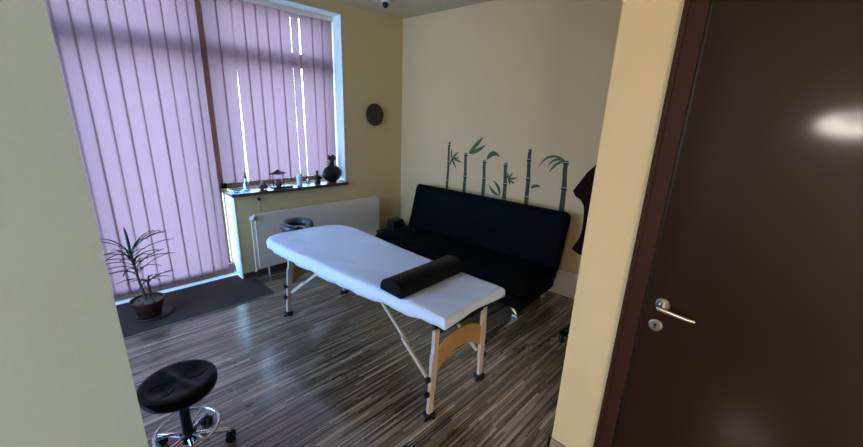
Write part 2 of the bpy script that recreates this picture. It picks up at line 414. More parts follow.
tag(obj('glass_votive', bm, M['palegl'], loc=(1.955, 3.92, ZS)), 'small clear glass votive between white cup and dark figurine', 'ornament')
bm = NB(); lathe(bm, [(0, 0), (.035, 0), (.037, .02), (.028, .045), (.022, .07), (.024, .09), (.016, .105), (.010, .112), (.017, .125), (.016, .14), (.008, .153), (0, .156)], 20, sy=.8)
for s_ in (-1, 1): tube(bm, [(s_*.02, 0, .09), (s_*.033, -.012, .055), (s_*.012, -.026, .04)], .008, 8)
tag(obj('buddha_figurine', bm, M['darkclay'], loc=(2.063, 3.90, ZS)), 'small dark seated figurine left of the round vase', 'figurine')
t = thing('round_vase', 'round black flask vase with crinkled top at right end of sill', 'vase', (2.262, 3.905, ZS))
bm = NB()
lathe(bm, [(0, 0), (.045, 0), (.05, .006), (.092, .03), (.120, .068), (.127, .10), (.120, .135), (.092, .172), (.055, .192), (.038, .20), (.036, .225), (.044, .238), (0, .238)], 40, sy=.38)
obj('vase_body', bm, M['black'], t)
bm = NB()
for i in range(26):
    a = random.uniform(0, 2*pi); rr = random.uniform(.01, .05); h = random.uniform(.27, .325)
    tube(bm, [(0, 0, .235), (cos(a)*rr*.6, sin(a)*rr*.4, (.24+h)/2), (cos(a)*rr, sin(a)*rr*.6, h), (cos(a)*rr*1.3, sin(a)*rr*.7, h-.01)], [.008, .014, .012, .004], 6)
obj('dried_flowers', bm, M['darkclay'], t)

# ------------------------------------------------------------------ radiator
t = thing('radiator', 'white panel radiator on the yellow wall under the window sill', 'radiator', (0, 0, -.018))
bm = NB()
box(bm, 1.275, 2.83, 3.735, 3.755, .125, .700, bev=.006)
box(bm, 1.275, 2.83, 3.785, 3.800, .135, .690, bev=.005)
nx = 44
for i in range(nx):
    x = 1.30+i*(2.80-1.30)/(nx-1); box(bm, x-.011, x+.011, 3.7343, 3.737, .16, .665, bev=.0008, seg=1)
obj('radiator_panel', bm, M['white_metal'], t)
bm = NB(); box(bm, 1.27, 2.835, 3.735, 3.802, .695, .712, bev=.004)
for i in range(30): box(bm, 1.30+i*.051, 1.335+i*.051, 3.75, 3.79, .710, .714)
obj('top_grille', bm, M['white_metal'], t)
for a_ in (1.268, 2.827):
    bm = NB(); box(bm, a_, a_+.010, 3.733, 3.803, .13, .708, bev=.003); obj('side_cover', bm, M['white_metal'], t)
bm = NB(); tube(bm, [(1.245, 3.77, .66), (1.245, 3.77, .10), (1.245, 3.81, .08)], .011, 10); tube(bm, [(1.275, 3.77, .655), (1.245, 3.77, .66)], .01, 10)
tube(bm, [(1.37, 3.76, .14), (1.37, 3.76, .019)], .009, 10)
obj('feed_pipe', bm, M['white_metal'], t)
bm = NB(); tube(bm, [(1.245, 3.77, .665), (1.235, 3.73, .685), (1.222, 3.695, .70)], [.018, .024, .021], 16); obj('thermostat_valve', bm, M['cup'], t)
bm = NB()
tube(bm, [(1.35, 3.827, .838), (1.35, 3.795, .838)], [.012, .016], 12); tube(bm, [(1.353, 3.805, .828), (1.36, 3.80, .80), (1.352, 3.79, .745), (1.345, 3.79, .716)], .002, 6)
tag(obj('temperature_sensor', bm, M['black']), 'tiny black knob with thin cord on the yellow wall above the radiator', 'sensor')

# ------------------------------------------------------------------ wall plate
t = thing('wall_plate', 'round dark brown decorative plate hung on the yellow wall', 'wall decoration', (2.83, YW, 1.72))
def ylathe(bm, prof, n=40):
    rings = []
    for rr, h in prof:
        rings.append([bm.verts.new((cos(2*pi*q/n)*rr, -h, sin(2*pi*q/n)*rr)) for q in range(n)] if rr > 0 else [bm.verts.new((0, -h, 0))])
    for a, b in zip(rings, rings[1:]):
        for q in range(n):
            q2 = (q+1) % n
            if len(b) == 1: bm.faces.new((a[q], a[q2], b[0]))
            elif len(a) == 1: bm.faces.new((a[0], b[q2], b[q]))
            else: bm.faces.new((a[q], a[q2], b[q2], b[q]))
bm = NB(); ylathe(bm, [(0, 0), (.11, .0), (.132, .022), (.134, .027), (.128, .028), (.10, .016), (.085, .014), (0, .012)]); obj('plate_dish', bm, M['darkclay'], t)
bm = NB()
for rr in (.112, .075): tube(bm, [(cos(a*pi/20)*rr, -.0235 if rr > .1 else -.0155, sin(a*pi/20)*rr) for a in range(40)], .0025, 6, closed=True)
for a in range(4): tube(bm, [(0, -.015, 0), (cos(a*pi/2+.4)*.045, -.0165, sin(a*pi/2+.4)*.045), (cos(a*pi/2+.9)*.055, -.0165, sin(a*pi/2+.9)*.055)], .004, 6)
obj('relief', bm, M['ring'], t)

# ------------------------------------------------------------------ ceiling fitting
t = thing('ceiling_spotlight', 'small black tipped spotlight on the ceiling near the window', 'lamp', (2.68, 3.40, ZC))
bm = NB(); lathe(bm, [(0, 0), (.055, 0), (.055, -.012), (.03, -.022), (0, -.022)], 28); obj('mount', bm, M['cup'], t)
bm = NB(); lathe(bm, [(.024, -.02), (.03, -.04), (.028, -.06), (.012, -.075), (0, -.078)], 20); obj('spot_head', bm, M['black'], t)

# ------------------------------------------------------------------ doormat, potted dracaena
t = thing('doormat', 'brown floor mat in front of the balcony door', 'mat', (0, 0, 0))
bm = NB(); prism(bm, [(-.75, 3.315), (1.225, 3.295), (1.205, 3.81), (1.105, 3.812), (1.105, 3.95), (-.75, 3.955)], .013, 'z', .0005); obj('mat_surface', bm, M['mat'], t, smooth=False)
bm = NB(); tube(bm, [(-.75, 3.313, .005), (1.227, 3.291, .005), (1.207, 3.812, .005)], .006, 6); obj('edge_strip', bm, M['matedge'], t)

PX, PY, PZ = .292, 3.56, .0135
t = thing('saucer', 'brown saucer under the plant pot on the mat', 'saucer', (PX+.02, PY, PZ+.002))
bm = NB(); lathe(bm, [(0, 0), (.11, 0), (.135, .018), (.132, .021), (.105, .008), (0, .008)], 36); obj('saucer_dish', bm, M['darkclay'], t)
t = thing('potted_dracaena', 'thin-leaved dracaena in a brown pot on the mat by the blind', 'plant', (PX, PY, PZ+.0115))
bm = NB(); lathe(bm, [(0, 0), (.078, 0), (.088, .03), (.105, .10), (.113, .125), (.120, .128), (.120, .145), (.110, .145), (.106, .125), (0, .125)], 36); obj('pot', bm, M['pot'], t)
bm = NB(); lathe(bm, [(.107, .122), (.104, .130), (.06, .140), (0, .142)], 30)
for i in range(22):
    a = random.uniform(0, 6.28); q = random.uniform(0, .085)
    bmesh.ops.create_icosphere(bm, subdivisions=1, radius=random.uniform(.008, .014), matrix=Matrix.Translation((cos(a)*q, sin(a)*q, .14)))
obj('soil', bm, M['soil'], t)
stems = [((-.005, 0, .12), (-.03, 0, .32), (-.045, .01, .56)), ((.02, .01, .12), (.03, .015, .22), (.025, .01, .30))]
for s_ in stems:
    bm = NB(); tube(bm, s_, [.011, .009, .008], 8); obj('stem', bm, M['bark'], t)
bm = NB()
def leaf(bm, base, az, ln, up, droop, w=.011):
    L_ = 12; base = Vector(base); dirh = Vector((cos(az), sin(az)*.55, 0)); side = Vector((-sin(az), cos(az), 0))
    pr = None
    for i in range(L_+1):
        f = i/L_
        p = base+dirh*(ln*f*cos(up*(1-f*.3)))+Vector((0, 0, ln*(sin(up)*f-droop*f*f)))
        p.y = min(p.y, 3.925-PY)
        ww = w*(.5+1.5*f)*(1-f)**.6+.0008
        cur = [bm.verts.new(p-side*ww+Vector((0, 0, .003))), bm.verts.new(p-Vector((0, 0, .001))), bm.verts.new(p+side*ww+Vector((0, 0, .003)))]
        if pr:
            bm.faces.new((pr[0], pr[1], cur[1], cur[0])); bm.faces.new((pr[1], pr[2], cur[2], cur[1]))
        pr = cur
random.seed(12)
for i in range(26):
    az = i*2.399; z = .36+.20*(i/26)
    leaf(bm, (-.037-.008*(i/30), .005, z), az+random.uniform(-.2, .2), random.uniform(.24, .34), random.uniform(.45, 1.2), random.uniform(.30, .65), .0065)
for a_ in (.15, .5, -.1, .75, 2.9, 2.4):
    leaf(bm, (-.044, .01, .55), a_, .34, 1.05, .45, .0065)
leaf(bm, (-.045, .01, .55), 1.6, .22, 1.5, .05, .012)
for i in range(12):
    leaf(bm, (.026, .012, .28+.02*(i/14)), i*2.4, random.uniform(.14, .24), random.uniform(.2, 1.0), random.uniform(.3, .7), .006)
lf = obj('leaves', bm, M['leaf'], t)
sm = lf.modifiers.new('thick', 'SOLIDIFY'); sm.thickness = .0012

# ------------------------------------------------------------------ massage table
t = thing('massage_table', 'portable massage table with beech legs standing on the striped floor', 'massage table', (1.475, 2.03, 0))
def T(x, y, z): return (x-1.475, y-2.03, z)
def bx(bm, x0, x1, y0, y1, z0, z1, bev=0): return box(bm, x0-1.475, x1-1.475, y0-2.03, y1-2.03, z0, z1, bev=bev)
# padded top (outline follows the sheet, a little inside)
OUT = [(1.300, 1.135), (1.255, 1.55), (1.195, 2.0), (1.155, 2.40), (1.115, 2.75), (1.105, 2.99), (1.155, 3.085), (1.31, 3.125), (1.55, 3.11), (1.72, 3.08), (1.83, 2.98), (1.872, 2.72), (1.862, 2.4), (1.858, 2.0), (1.862, 1.6), (1.872, 1.135)]
def smooth_outline(pts, n=8):
    out = []; m = len(pts)
    for i in range(m):
        p0, p1, p2, p3 = [Vector(pts[(i+k) % m]) for k in (-1, 0, 1, 2)]
        sharp = i in (m-1,)           # straight foot end
        for k in range(n):
            f = k/n
            if sharp: q = p1.lerp(p2, f)
            else:
                if i == 0: p0 = p1*2-p2
                if i == m-2: p3 = p2*2-p1
                q = .5*((2*p1)+(p2-p0)*f+(2*p0-5*p1+4*p2-p3)*f*f+(3*p1-p0-3*p2+p3)*f**3)
            out.append(q)
    return out
OL = smooth_outline(OUT)
cen = Vector((1.50, 2.10))
def inset(p, d):
    # pull towards the long axis / ends
    v = Vector((1.52 if True else 0, min(max(p.y, 1.45), 2.80)))-p
    return p+v.normalized()*d
def loops(bm, spec, close_bottom=False):
    prev = None
    for fn in spec:
        ring = [bm.verts.new(T(*fn(i, p))) for i, p in enumerate(OL)]
        if prev:
            n = len(ring)
            for i in range(n): bm.faces.new((prev[i], prev[(i+1) % n], ring[(i+1) % n], ring[i]))
        prev = ring
    return prev
def ins(d, z): return lambda i, p: (*inset(p, d), z)
bm = NB()
last = loops(bm, [ins(.03, .575), ins(.018, .580), ins(.012, .592), ins(.012, .640), ins(.02, .652)])
bm.faces.new(last)
bm.verts.ensure_lookup_table(); bm.faces.new([bm.verts[i] for i in range(len(OL))][::-1])
obj('padded_top', bm, M['vinyl'], t)
# rails beneath
bm = NB()
bx(bm, 1.335, 1.360, 1.20, 2.88, .550, .576, .003); bx(bm, 1.700, 1.725, 1.20, 2.88, .550, .576, .003)
bx(bm, 1.285, 1.775, 1.185, 1.21, .535, .576, .003); bx(bm, 1.285, 1.775, 2.87, 2.895, .535, .576, .003); bx(bm, 1.285, 1.775, 2.02, 2.05, .535, .576, .003)
obj('rail', bm, M['vinyl'], t)
# legs
def leg(x, y, xt, name='leg'):
    # x at foot, xt at top; outer lower piece overlaps inner upper piece
    bm = NB()
    def post(za, zb, w, dy, off):
        xa = x+(xt-x)*za/.58; xb = x+(xt-x)*zb/.58
        h = w/2
        A = [bm.verts.new(T(xa+sx*h+off, y+sy*dy, za)) for sx, sy in ((-1, -1), (1, -1), (1, 1), (-1, 1))]
        B = [bm.verts.new(T(xb+sx*h+off, y+sy*dy, zb)) for sx, sy in ((-1, -1), (1, -1), (1, 1), (-1, 1))]
        for k in range(4): bm.faces.new((A[k], A[(k+1) % 4], B[(k+1) % 4], B[k]))
        bm.faces.new(A[::-1]); bm.faces.new(B)
    post(.17, .576, .036, .012, 0)
    sg = -1 if x < 1.475 else 1
    post(.022, .43, .036, .011, sg*.007)
    l = obj(name, bm, M['beech'], t, smooth=False)
    for z in (.275, .175):
        k = NB(); xx = x+(xt-x)*z/.58+sg*.025
        tube(k, [T(xx, y, z), T(xx+sg*.010, y, z)], .010, 10); tube(k, [T(xx+sg*.009, y, z), T(xx+sg*.026, y, z)], [.019, .017], 10)
        obj('knob', k, M['black'], l)
    f = NB(); xx = x+sg*.007
    bx(f, xx-.028, xx+.028, y-.028, y+.028, .010, .034, .005)
    tube(f, [T(xx-.045, y-.012, .009), T(xx+.045, y+.012, .009)], .009, 8); tube(f, [T(xx-.012, y+.035, .009), T(xx+.012, y-.035, .009)], .009, 8)
    obj('foot', f, M['black'], l, smooth=True)
leg(1.270, 1.185, 1.290); leg(1.748, 1.192, 1.745); leg(1.165, 2.83, 1.215); leg(1.732, 2.86, 1.765)
# plywood end panels
def panel(xl, xr, y, tl=1.0):
    n = 24; up = []; lo = []
    for i in range(n+1):
        f = i/n; x = xl+(xr-xl)*f
        e = abs(2*f-1)
        up.append((x-1.475, .405+.085*(1-e**2.6)))
        lo.append((x-1.475, .262+.105*(1-e**2.2)))
    bm = NB(); prism(bm, up+lo[::-1], .012, 'y', y-2.03-.006)
    obj('end_panel', bm, M['ply'], t, smooth=False)
panel(1.292, 1.738, 1.195); panel(1.205, 1.742, 2.845)
# folding braces
def brace(x, ya, za, yb, zb):
    bm = NB()
    A = Vector(T(x, ya, za)); B = Vector(T(x, yb, zb)); Mi = A.lerp(B, .5)
    def bar(p, q, w, off):
        d_ = (q-p).normalized(); u = d_.cross(Vector((1, 0, 0))).normalized()*w/2; s_ = Vector((.006, 0, 0)); o_ = Vector((off, 0, 0))
        vs = [bm.verts.new(P_+u*a+s_*b+o_) for P_ in (p, q) for a, b in ((-1, -1), (1, -1), (1, 1), (-1, 1))]
        for k in range(4): bm.faces.new((vs[k], vs[(k+1) % 4], vs[4+(k+1) % 4], vs[4+k]))
        bm.faces.new(vs[:4][::-1]); bm.faces.new(vs[4:])
    bar(A, Mi.lerp(B, .05), .026, 0); bar(Mi.lerp(A, .12), B, .020, .013)
    tube(bm, [Mi+Vector((-.01, 0, 0)), Mi+Vector((.022, 0, 0))], .007, 8)
    obj('brace', bm, M['beech'], t, smooth=False)
brace(1.285, 1.205, .215, 1.70, .555); brace(1.735, 1.215, .215, 1.70, .555)
brace(1.195, 2.81, .215, 2.34, .555); brace(1.745, 2.84, .215, 2.34, .555)
# face cradle
bm = NB()
pts = []
for i in range(25):
    a = radians(-55+290*i/24); pts.append(T(1.462+.118*cos(a), 3.200+.100*sin(a)+.0, .678+.012*sin(a)))
tube(bm, pts, [.026]+[.036]*4+[.042]*15+[.036]*4+[.026], 14)
hr = obj('face_cradle', bm, mat('cradle_vinyl', (.045,.05,.065), .4, noise=.2, spec=.9), t)
bm = NB(); tube(bm, [T(1.37, 3.28, .632), T(1.36, 3.05, .60), T(1.36, 2.98, .565)], .009, 8); tube(bm, [T(1.50, 3.28, .632), T(1.51, 3.05, .60), T(1.51, 2.98, .565)], .009, 8)
bx(bm, 1.34, 1.53, 3.12, 3.27, .622, .634, .003)
obj('cradle_frame', bm, M['black'], hr)

# sheet
def foot(i, p):          # how much a point belongs to the straight foot end
    return 1 if p.y < 1.14 else 0
def hem(i, p):
    z = .603-.030*max(0, sin(pi*min(1, max(0, (p.y-1.2)/1.9))))*(1 if p.x < 1.5 else .6)
    z += .006*sin(i*.9)+.004*sin(i*2.3)
    if p.y < 1.16: z = .600+.024*sin(pi*min(1, max(0, (p.x-1.30)/.57)))
    return z
random.seed(5)
def wr(x, y): return .0022*sin(17*x+6*y+2*sin(5*y))+.0016*sin(31*y-9*x)+.0012*sin(40*x+23*y)
bm = NB()
sh = lambda d, z: (lambda i, p: (*inset(p, d), z+wr(*inset(p, d))*.6))
spec = [lambda i, p: (*inset(p, -.010-.004*sin(i*1.3)), hem(i, p)),
        lambda i, p: (*inset(p, -.008-.002*sin(i*1.3)), hem(i, p)*.6+.655*.4),
        lambda i, p: (*inset(p, -.002), .648), lambda i, p: (*inset(p, .010), .660+wr(*p)*.5)]
for d_ in (.03, .06, .10, .14, .18, .22):
    spec.append((lambda d_: (lambda i, p: (*(inset(p, d_)), .663+wr(*inset(p, d_)))))(d_))
last = loops(bm, spec)
# fill: pair across
n = len(last)
bmesh.ops.triangulate(bm, faces=[bm.faces.new(last)])
o = obj('bed_sheet', bm, M['sheet'])
o.location = (1.475, 2.03, 0)
tag(o, 'white fitted sheet stretched over the massage table', 'sheet')
so = o.modifiers.new('cloth', 'SOLIDIFY'); so.thickness = .002; so.offset = 1

# bolster (half round, across the table)
t = thing('bolster', 'long black half-round bolster lying across the white sheet', 'bolster', (1.555, 1.555, .667), radians(2.0))
bm = NB()
prof = []
for i in range(15):
    a = pi*i/14; prof.append((.098*cos(a), .008+.086*max(0, sin(a))**.9))
prof += [(-.094, 0), (-.05, 0), (0, 0), (.05, 0), (.094, 0)]
secs = [(-.300, .86), (-.296, .95), (-.285, 1.0)]+[(-.285+.57*k/8, 1.0) for k in range(1, 8)]+[(.285, 1.0), (.296, .95), (.300, .86)]
rings = []
for x, s_ in secs: rings.append([bm.verts.new((x, a*s_, .052+(b-.052)*s_ if s_ < 1 else b)) for a, b in prof])
for a, b in zip(rings, rings[1:]):
    for k in range(len(prof)): bm.faces.new((a[k], a[(k+1) % len(prof)], b[(k+1) % len(prof)], b[k]))
bm.faces.new(rings[0][::-1]); bm.faces.new(rings[-1])
for v in bm.verts: v.co.z += .003
obj('bolster_cushion', bm, M['bolster'], t)
for sx in (-1, 1):
    bm = NB(); tube(bm, [(sx*.2965, a*.97, .055+(b-.052)*.97) for a, b in prof], .0035, 6, closed=True)
    obj('piping', bm, M['vinyl'], t)

# ------------------------------------------------------------------ sofa bed
SR = math.atan(.06)
t = thing('sofa_bed', 'long black upholstered sofa bed against the cream wall', 'sofa', (xs(2.345)-.0, 2.367, 0), SR)
# local x: 0 = wall, negative = towards the room; local y: along
HL = .99
def pillowed(bm, p0, du, dv, dn, nu, nv, th, puff, seams=()):
    """a cushion slab: p0 corner, du/dv full edge vectors, dn thickness direction"""
    p0 = Vector(p0); du = Vector(du); dv = Vector(dv); dn = Vector(dn).normalized()
    def z(u, v):
        e = min(1, min(u, 1-u)*14)**.5*min(1, min(v, 1-v)*9)**.5
        s_ = 1
        for kind, c_ in seams:
            q = abs((u if kind == 'u' else v)-c_)
            s_ *= 1-.55*math.exp(-(q*70)**2) if kind == 'u' else 1-.55*math.exp(-(q*30)**2)
        return (th*.5*(.55+.45*e))+puff*e*(s_-.0)
    top = [[None]*(nv+1) for _ in range(nu+1)]; bot = [[None]*(nv+1) for _ in range(nu+1)]
    for i in range(nu+1):
        for j in range(nv+1):
            u, v = i/nu, j/nv
            ru, rv = .055/du.length, .055/dv.length
            eu = (1-u-ru if u > .5 else u-ru)/-ru if min(u, 1-u) < ru else 0
            ev = (1-v-rv if v > .5 else v-rv)/-rv if min(v, 1-v) < rv else 0
            uu, vv = u, v
            if eu > 0 and ev > 0:
                a_, b_ = eu*(1-ev*ev/2)**.5, ev*(1-eu*eu/2)**.5
                uu = (1-ru+ru*a_) if u > .5 else ru-ru*a_
                vv = (1-rv+rv*b_) if v > .5 else rv-rv*b_
            c_ = p0+du*uu+dv*vv+dn*(th/2)
            h = z(u, v)
            top[i][j] = bm.verts.new(c_+dn*h); bot[i][j] = bm.verts.new(c_-dn*(th*.5*(.55+.45*min(1, min(u, 1-u)*14)**.5*min(1, min(v, 1-v)*9)**.5)))
    for i in range(nu):
        for j in range(nv):
            bm.faces.new((top[i][j], top[i+1][j], top[i+1][j+1], top[i][j+1])); bm.faces.new((bot[i][j], bot[i][j+1], bot[i+1][j+1], bot[i+1][j]))
    for i in range(nu):
        bm.faces.new((top[i][0], bot[i][0], bot[i+1][0], top[i+1][0])); bm.faces.new((top[i][nv], top[i+1][nv], bot[i+1][nv], bot[i][nv]))
    for j in range(nv):
        bm.faces.new((top[0][j], top[0][j+1], bot[0][j+1], bot[0][j])); bm.faces.new((top[nu][j], bot[nu][j], bot[nu][j+1], top[nu][j+1]))
seams = [('u', .25), ('u', .5), ('u', .75), ('v', .5)]
bm = NB(); pillowed(bm, (-.90, -HL, .25), (0, 2*HL, 0), (.66, 0, -.02), (0, 0, 1), 80, 24, .14, .015, seams); obj('seat_cushion', bm, M['sofa'], t)
# backrest leans back against the wall
bk = Vector((.155, 0, .585)); nrm = Vector((-.60, 0, .16))
bm = NB(); pillowed(bm, (-.225, -HL, .285), (0, 2*HL, 0), tuple(bk), tuple(nrm), 120, 40, .13, .015, seams); obj('backrest', bm, M['sofa'], t)
bm = NB()
for a, b in ((-.86, -.83), (-.20, -.17)): box(bm, a, b, -.93, .93, .115, .235, bev=.004)
for y in (-.92, 0, .92): box(bm, -.86, -.17, y-.015, y+.015, .115, .235, bev=.004)
obj('base_frame', bm, M['sofa'], t)
for y in (-.86, .86):
    bm = NB(); e_ = -1 if y < 0 else 1; tube(bm, [(-.80, y-e_*.22, .20), (-.79, y-e_*.10, .13), (-.775, y, .022)], [.017, .016, .015], 12); box(bm, -.81, -.745, y-.03, y+.03, 0, .022, bev=.004)
    obj('leg', bm, M['steel'], t)
    bm = NB(); tube(bm, [(-.24, y, .21), (-.22, y, .012)], .016, 12); lathe(bm, [(0, 0), (.026, 0), (.024, .014), (0, .014)], 16, c=(-.22, y, 0)); obj('leg', bm, M['steel'], t)

# ------------------------------------------------------------------ low corner table with speaker box and jars
t = thing('corner_table', 'low black side table in the corner beyond the sofa', 'table', (3.015, 3.55, 0))
bm = NB(); box(bm, -.25, .25, -.155, .155, .225, .25, bev=.005); obj('tabletop', bm, M['black'], t)
for sx in (-1, 1):
    for sy in (-1, 1):
        bm = NB(); box(bm, sx*.225-.018, sx*.225+.018, sy*.13-.018, sy*.13+.018, 0, .225, bev=.003); obj('leg', bm, M['black'], t)
t = thing('speaker_box', 'small black box speaker on the low corner table', 'speaker', (2.975, 3.56, .25))
bm = NB(); box(bm, -.09, .09, -.07, .07, 0, .15, bev=.006); obj('speaker_case', bm, M['black'], t)
bm = NB(); ylathe(bm, [(.052, 0), (.052, .006), (.045, .008), (.02, .002), (0, .004)], 28); obj('speaker_cone', bm, M['vinyl'], t, loc=(0, -.071, .075))
for x, y, h, lb in ((3.10, 3.53, .10, 'clear glass jar with pale rim beside the black box speaker'), (3.17, 3.49, .085, 'small clear glass jar nearest the sofa on the corner table')):
    t = thing('glass_jar', lb, 'jar', (x, y, .25), group='jars on the corner table')
    bm = NB(); lathe(bm, [(0, 0), (.028, 0), (.030, .01), (.030, h-.02), (.022, h-.01), (.022, h), (.019, h), (.019, h-.012), (.026, h-.022), (.026, .006), (0, .006)], 24); obj('jar_body', bm, M['palegl'], t)
    bm = NB(); tube(bm, [(.0215*cos(k*pi/12), .0215*sin(k*pi/12), h) for k in range(24)], .003, 6, closed=True); obj('rim', bm, M['steel'], t)

# ------------------------------------------------------------------ bamboo stickers on the sofa wall
def wallpt(y, z, d=.0): return Vector((xs(y)-d, y, z))
def wpoly(bm, pts, d0=.0003, d1=.0018):
    A = [bm.verts.new(wallpt(y, z, d0)) for y, z in pts]; B = [bm.verts.new(wallpt(y, z, d1)) for y, z in pts]; n = len(pts)
    for i in range(n): bm.faces.new((A[i], A[(i+1) % n], B[(i+1) % n], B[i]))
    bm.faces.new(A[::-1]); bm.faces.new(B)
def decal(label, top, bot, w, leaves, nodes, mt, crook=None):
    r = thing('bamboo_sticker', label, 'wall sticker', (0, 0, 0), group='bamboo stickers above the sofa')
    (yt, zt), (yb, zb) = top, bot
    bm = NB(); n = 24; L_ = []; R_ = []
    fs = sorted(nodes)
    for i in range(n+1):
        f = i/n; y = yt+(yb-yt)*f; z = zt+(zb-zt)*f
        ww = w*.5*(.82+.3*f)*(1+.14*max([math.exp(-((f-q)*30)**2) for q in fs]+[0]))
        y += .006*sin(f*9)*(1-f)
        L_.append((y-ww, z)); R_.append((y+ww, z))
    wpoly(bm, L_+R_[::-1]); obj('stalk', bm, mt, r, smooth=False)
    for q in fs:
        y = yt+(yb-yt)*q+.006*sin(q*9)*(1-q); z = zt+(zb-zt)*q; ww = w*.62
        bm = NB(); wpoly(bm, [(y-ww, z-.004), (y-ww, z+.004), (y+ww, z+.004), (y+ww, z-.004)], .0018, .0022); obj('node', bm, M['node'], r, smooth=False)
        bm = NB(); wpoly(bm, [(y-ww, z-.018), (y-ww, z-.007), (y+ww, z-.007), (y+ww, z-.018)], .0018, .0021); obj('node_dark_band', bm, M['nodedark'], r, smooth=False)
    for l in leaves:
        wd = l[0]; p = [Vector(q) for q in l[1:]]
        if len(p) == 2: p = [p[0], (p[0]+p[1])/2, p[1]]
        # quadratic curve through the middle point
        c_ = p[1]*2-(p[0]+p[2])/2
        A = []; B = []
        for i in range(13):
            f = i/12; q = p[0]*(1-f)**2+c_*2*f*(1-f)+p[2]*f*f; d_ = ((c_-p[0])*(1-f)+(p[2]-c_)*f).normalized(); nn = Vector((-d_.y, d_.x))
            h = wd*.5*(sin(pi*min(1, f**.8))**.8 if 0 < f < 1 else .02)
            A.append(tuple(q+nn*h)); B.append(tuple(q-nn*h))
        bm = NB(); wpoly(bm, A+B[::-1], .0022, .0032); obj('leaf', bm, M['bleaf'], r, smooth=False)
decal('tall thin bamboo sticker farthest left, star-shaped leaf tuft', (2.988, 1.436), (2.997, .80), .034,
      [(.024, (2.952, 1.245), (2.951, 1.359)), (.026, (2.943, 1.246), (2.838, 1.334)), (.026, (2.943, 1.246), (2.774, 1.21)), (.026, (2.943, 1.246), (2.867, 1.13)), (.024, (2.943, 1.246), (2.822, 1.26)), (.022, (2.943, 1.246), (2.962, 1.149))],
      [.05, .37, .74], M['bamboo_b'])
decal('bamboo sticker with two long leaves pointing up right', (2.733, 1.327), (2.727, .80), .042,
      [(.045, (2.697, 1.326), (2.587, 1.441), (2.509, 1.526)), (.045, (2.689, 1.324), (2.567, 1.375), (2.468, 1.442))], [.03, .52], M['bamboo'])
decal('bamboo sticker with one curved broad leaf at its top', (2.467, 1.272), (2.455, .80), .044,
      [(.055, (2.442, 1.274), (2.365, 1.353), (2.276, 1.318)), (.036, (2.237, .897), (2.264, .991), (2.34, 1.054)), (.034, (2.237, .897), (2.324, .931), (2.386, .999))], [.03, .45], M['bamboo'])
decal('short bamboo sticker with small spiky leaf tuft halfway up', (2.193, 1.266), (2.173, .80), .045,
      [(.022, (2.15, 1.095), (2.1, 1.173)), (.022, (2.15, 1.095), (2.039, 1.123)), (.022, (2.15, 1.095), (2.059, 1.053)), (.02, (2.15, 1.095), (2.112, 1.036)), (.02, (2.15, 1.095), (2.16, 1.17))], [.04, .48, .86], M['bamboo'])
decal('tall brown bamboo sticker with one small low leaf', (1.927, 1.434), (1.904, .80), .044,
      [(.034, (1.874, 1.037), (1.823, 1.068), (1.766, 1.066))], [.16, .47, .78], M['bamboo_b'])
decal('thickest bamboo sticker at right, leaves arching leftward', (1.539, 1.356), (1.516, .80), .050,
      [(.024, (1.542, 1.351), (1.707, 1.379), (1.825, 1.249)), (.024, (1.542, 1.351), (1.652, 1.353), (1.722, 1.27)), (.026, (1.542, 1.351), (1.636, 1.31), (1.701, 1.213))], [.03, .47, .96], M['bamboo_b'])

# ------------------------------------------------------------------ garment on a wall hook
t = thing('hanging_robe', 'dark maroon robe hanging on the wall right of the sofa', 'garment', (3.36, 1.15, 0))
out = [(1.08, 1.45), (1.15, 1.43), (1.20, 1.376), (1.275, 1.286), (1.345, 1.17), (1.387, 1.101), (1.35, 1.055), (1.301, 1.035), (1.268, .98), (1.256, .933), (1.240, .84), (1.243, .758), (1.262, .66), (1.300, .575), (1.305, .545), (1.249, .510), (1.15, .50), (1.02, .49), (.95, .52), (.97, .70), (.96, .93), (.90, 1.00), (.86, 1.09), (.93, 1.20), (1.00, 1.33)]
bm = NB()
cx = sum(p[0] for p in out)/len(out); cz = sum(p[1] for p in out)/len(out)
def rg(s_, x, wv=0): return [bm.verts.new((x+wv*.012*sin(i*1.7), (1.11+(y-1.11)*s_-1.15), (z if s_ == 1 else .95+(z-.95)*(s_*.5+.5)))) for i, (y, z) in enumerate(out)]
rs = [rg(.80, -.015), rg(1.0, -.02), rg(1.0, -.055, 1), rg(.80, -.085, 1), rg(.40, -.09, 1)]
m_ = len(out)
for a, b in zip(rs, rs[1:]):
    for i in range(m_): bm.faces.new((a[i], a[(i+1) % m_], b[(i+1) % m_], b[i]))
bm.faces.new(rs[0]); bmesh.ops.triangulate(bm, faces=[bm.faces.new(rs[-1])])
obj('robe_fabric', bm, M['garment'], t)
bm = NB(); tube(bm, [(-.045, -.05, 1.43), (-.045, -.05, 1.50), (-.02, -.05, 1.52), (.075, -.05, 1.52)], .005, 8); obj('hook', bm, M['steel'], t)

# ------------------------------------------------------------------ low black stand at the doorway side
t = thing('low_stand', 'low black metal stand on the floor behind the wall end', 'stand', (2.60, .99, 0))
bm = NB(); box(bm, -.02, .42, -.035, .03, .065, .09, bev=.004); box(bm, -.02, .015, -.30, .03, .065, .09, bev=.004); box(bm, .385, .42, -.30, .03, .065, .09, bev=.004); box(bm, -.02, .42, -.30, -.27, .065, .09, bev=.004)
obj('stand_frame', bm, M['black'], t)
for x, y in ((-.005, .012), (.40, .012), (-.005, -.285), (.40, -.285)):
    bm = NB(); tube(bm, [(x, y, .068), (x, y, 0)], [.018, .024], 12); obj('leg', bm, M['black'], t)

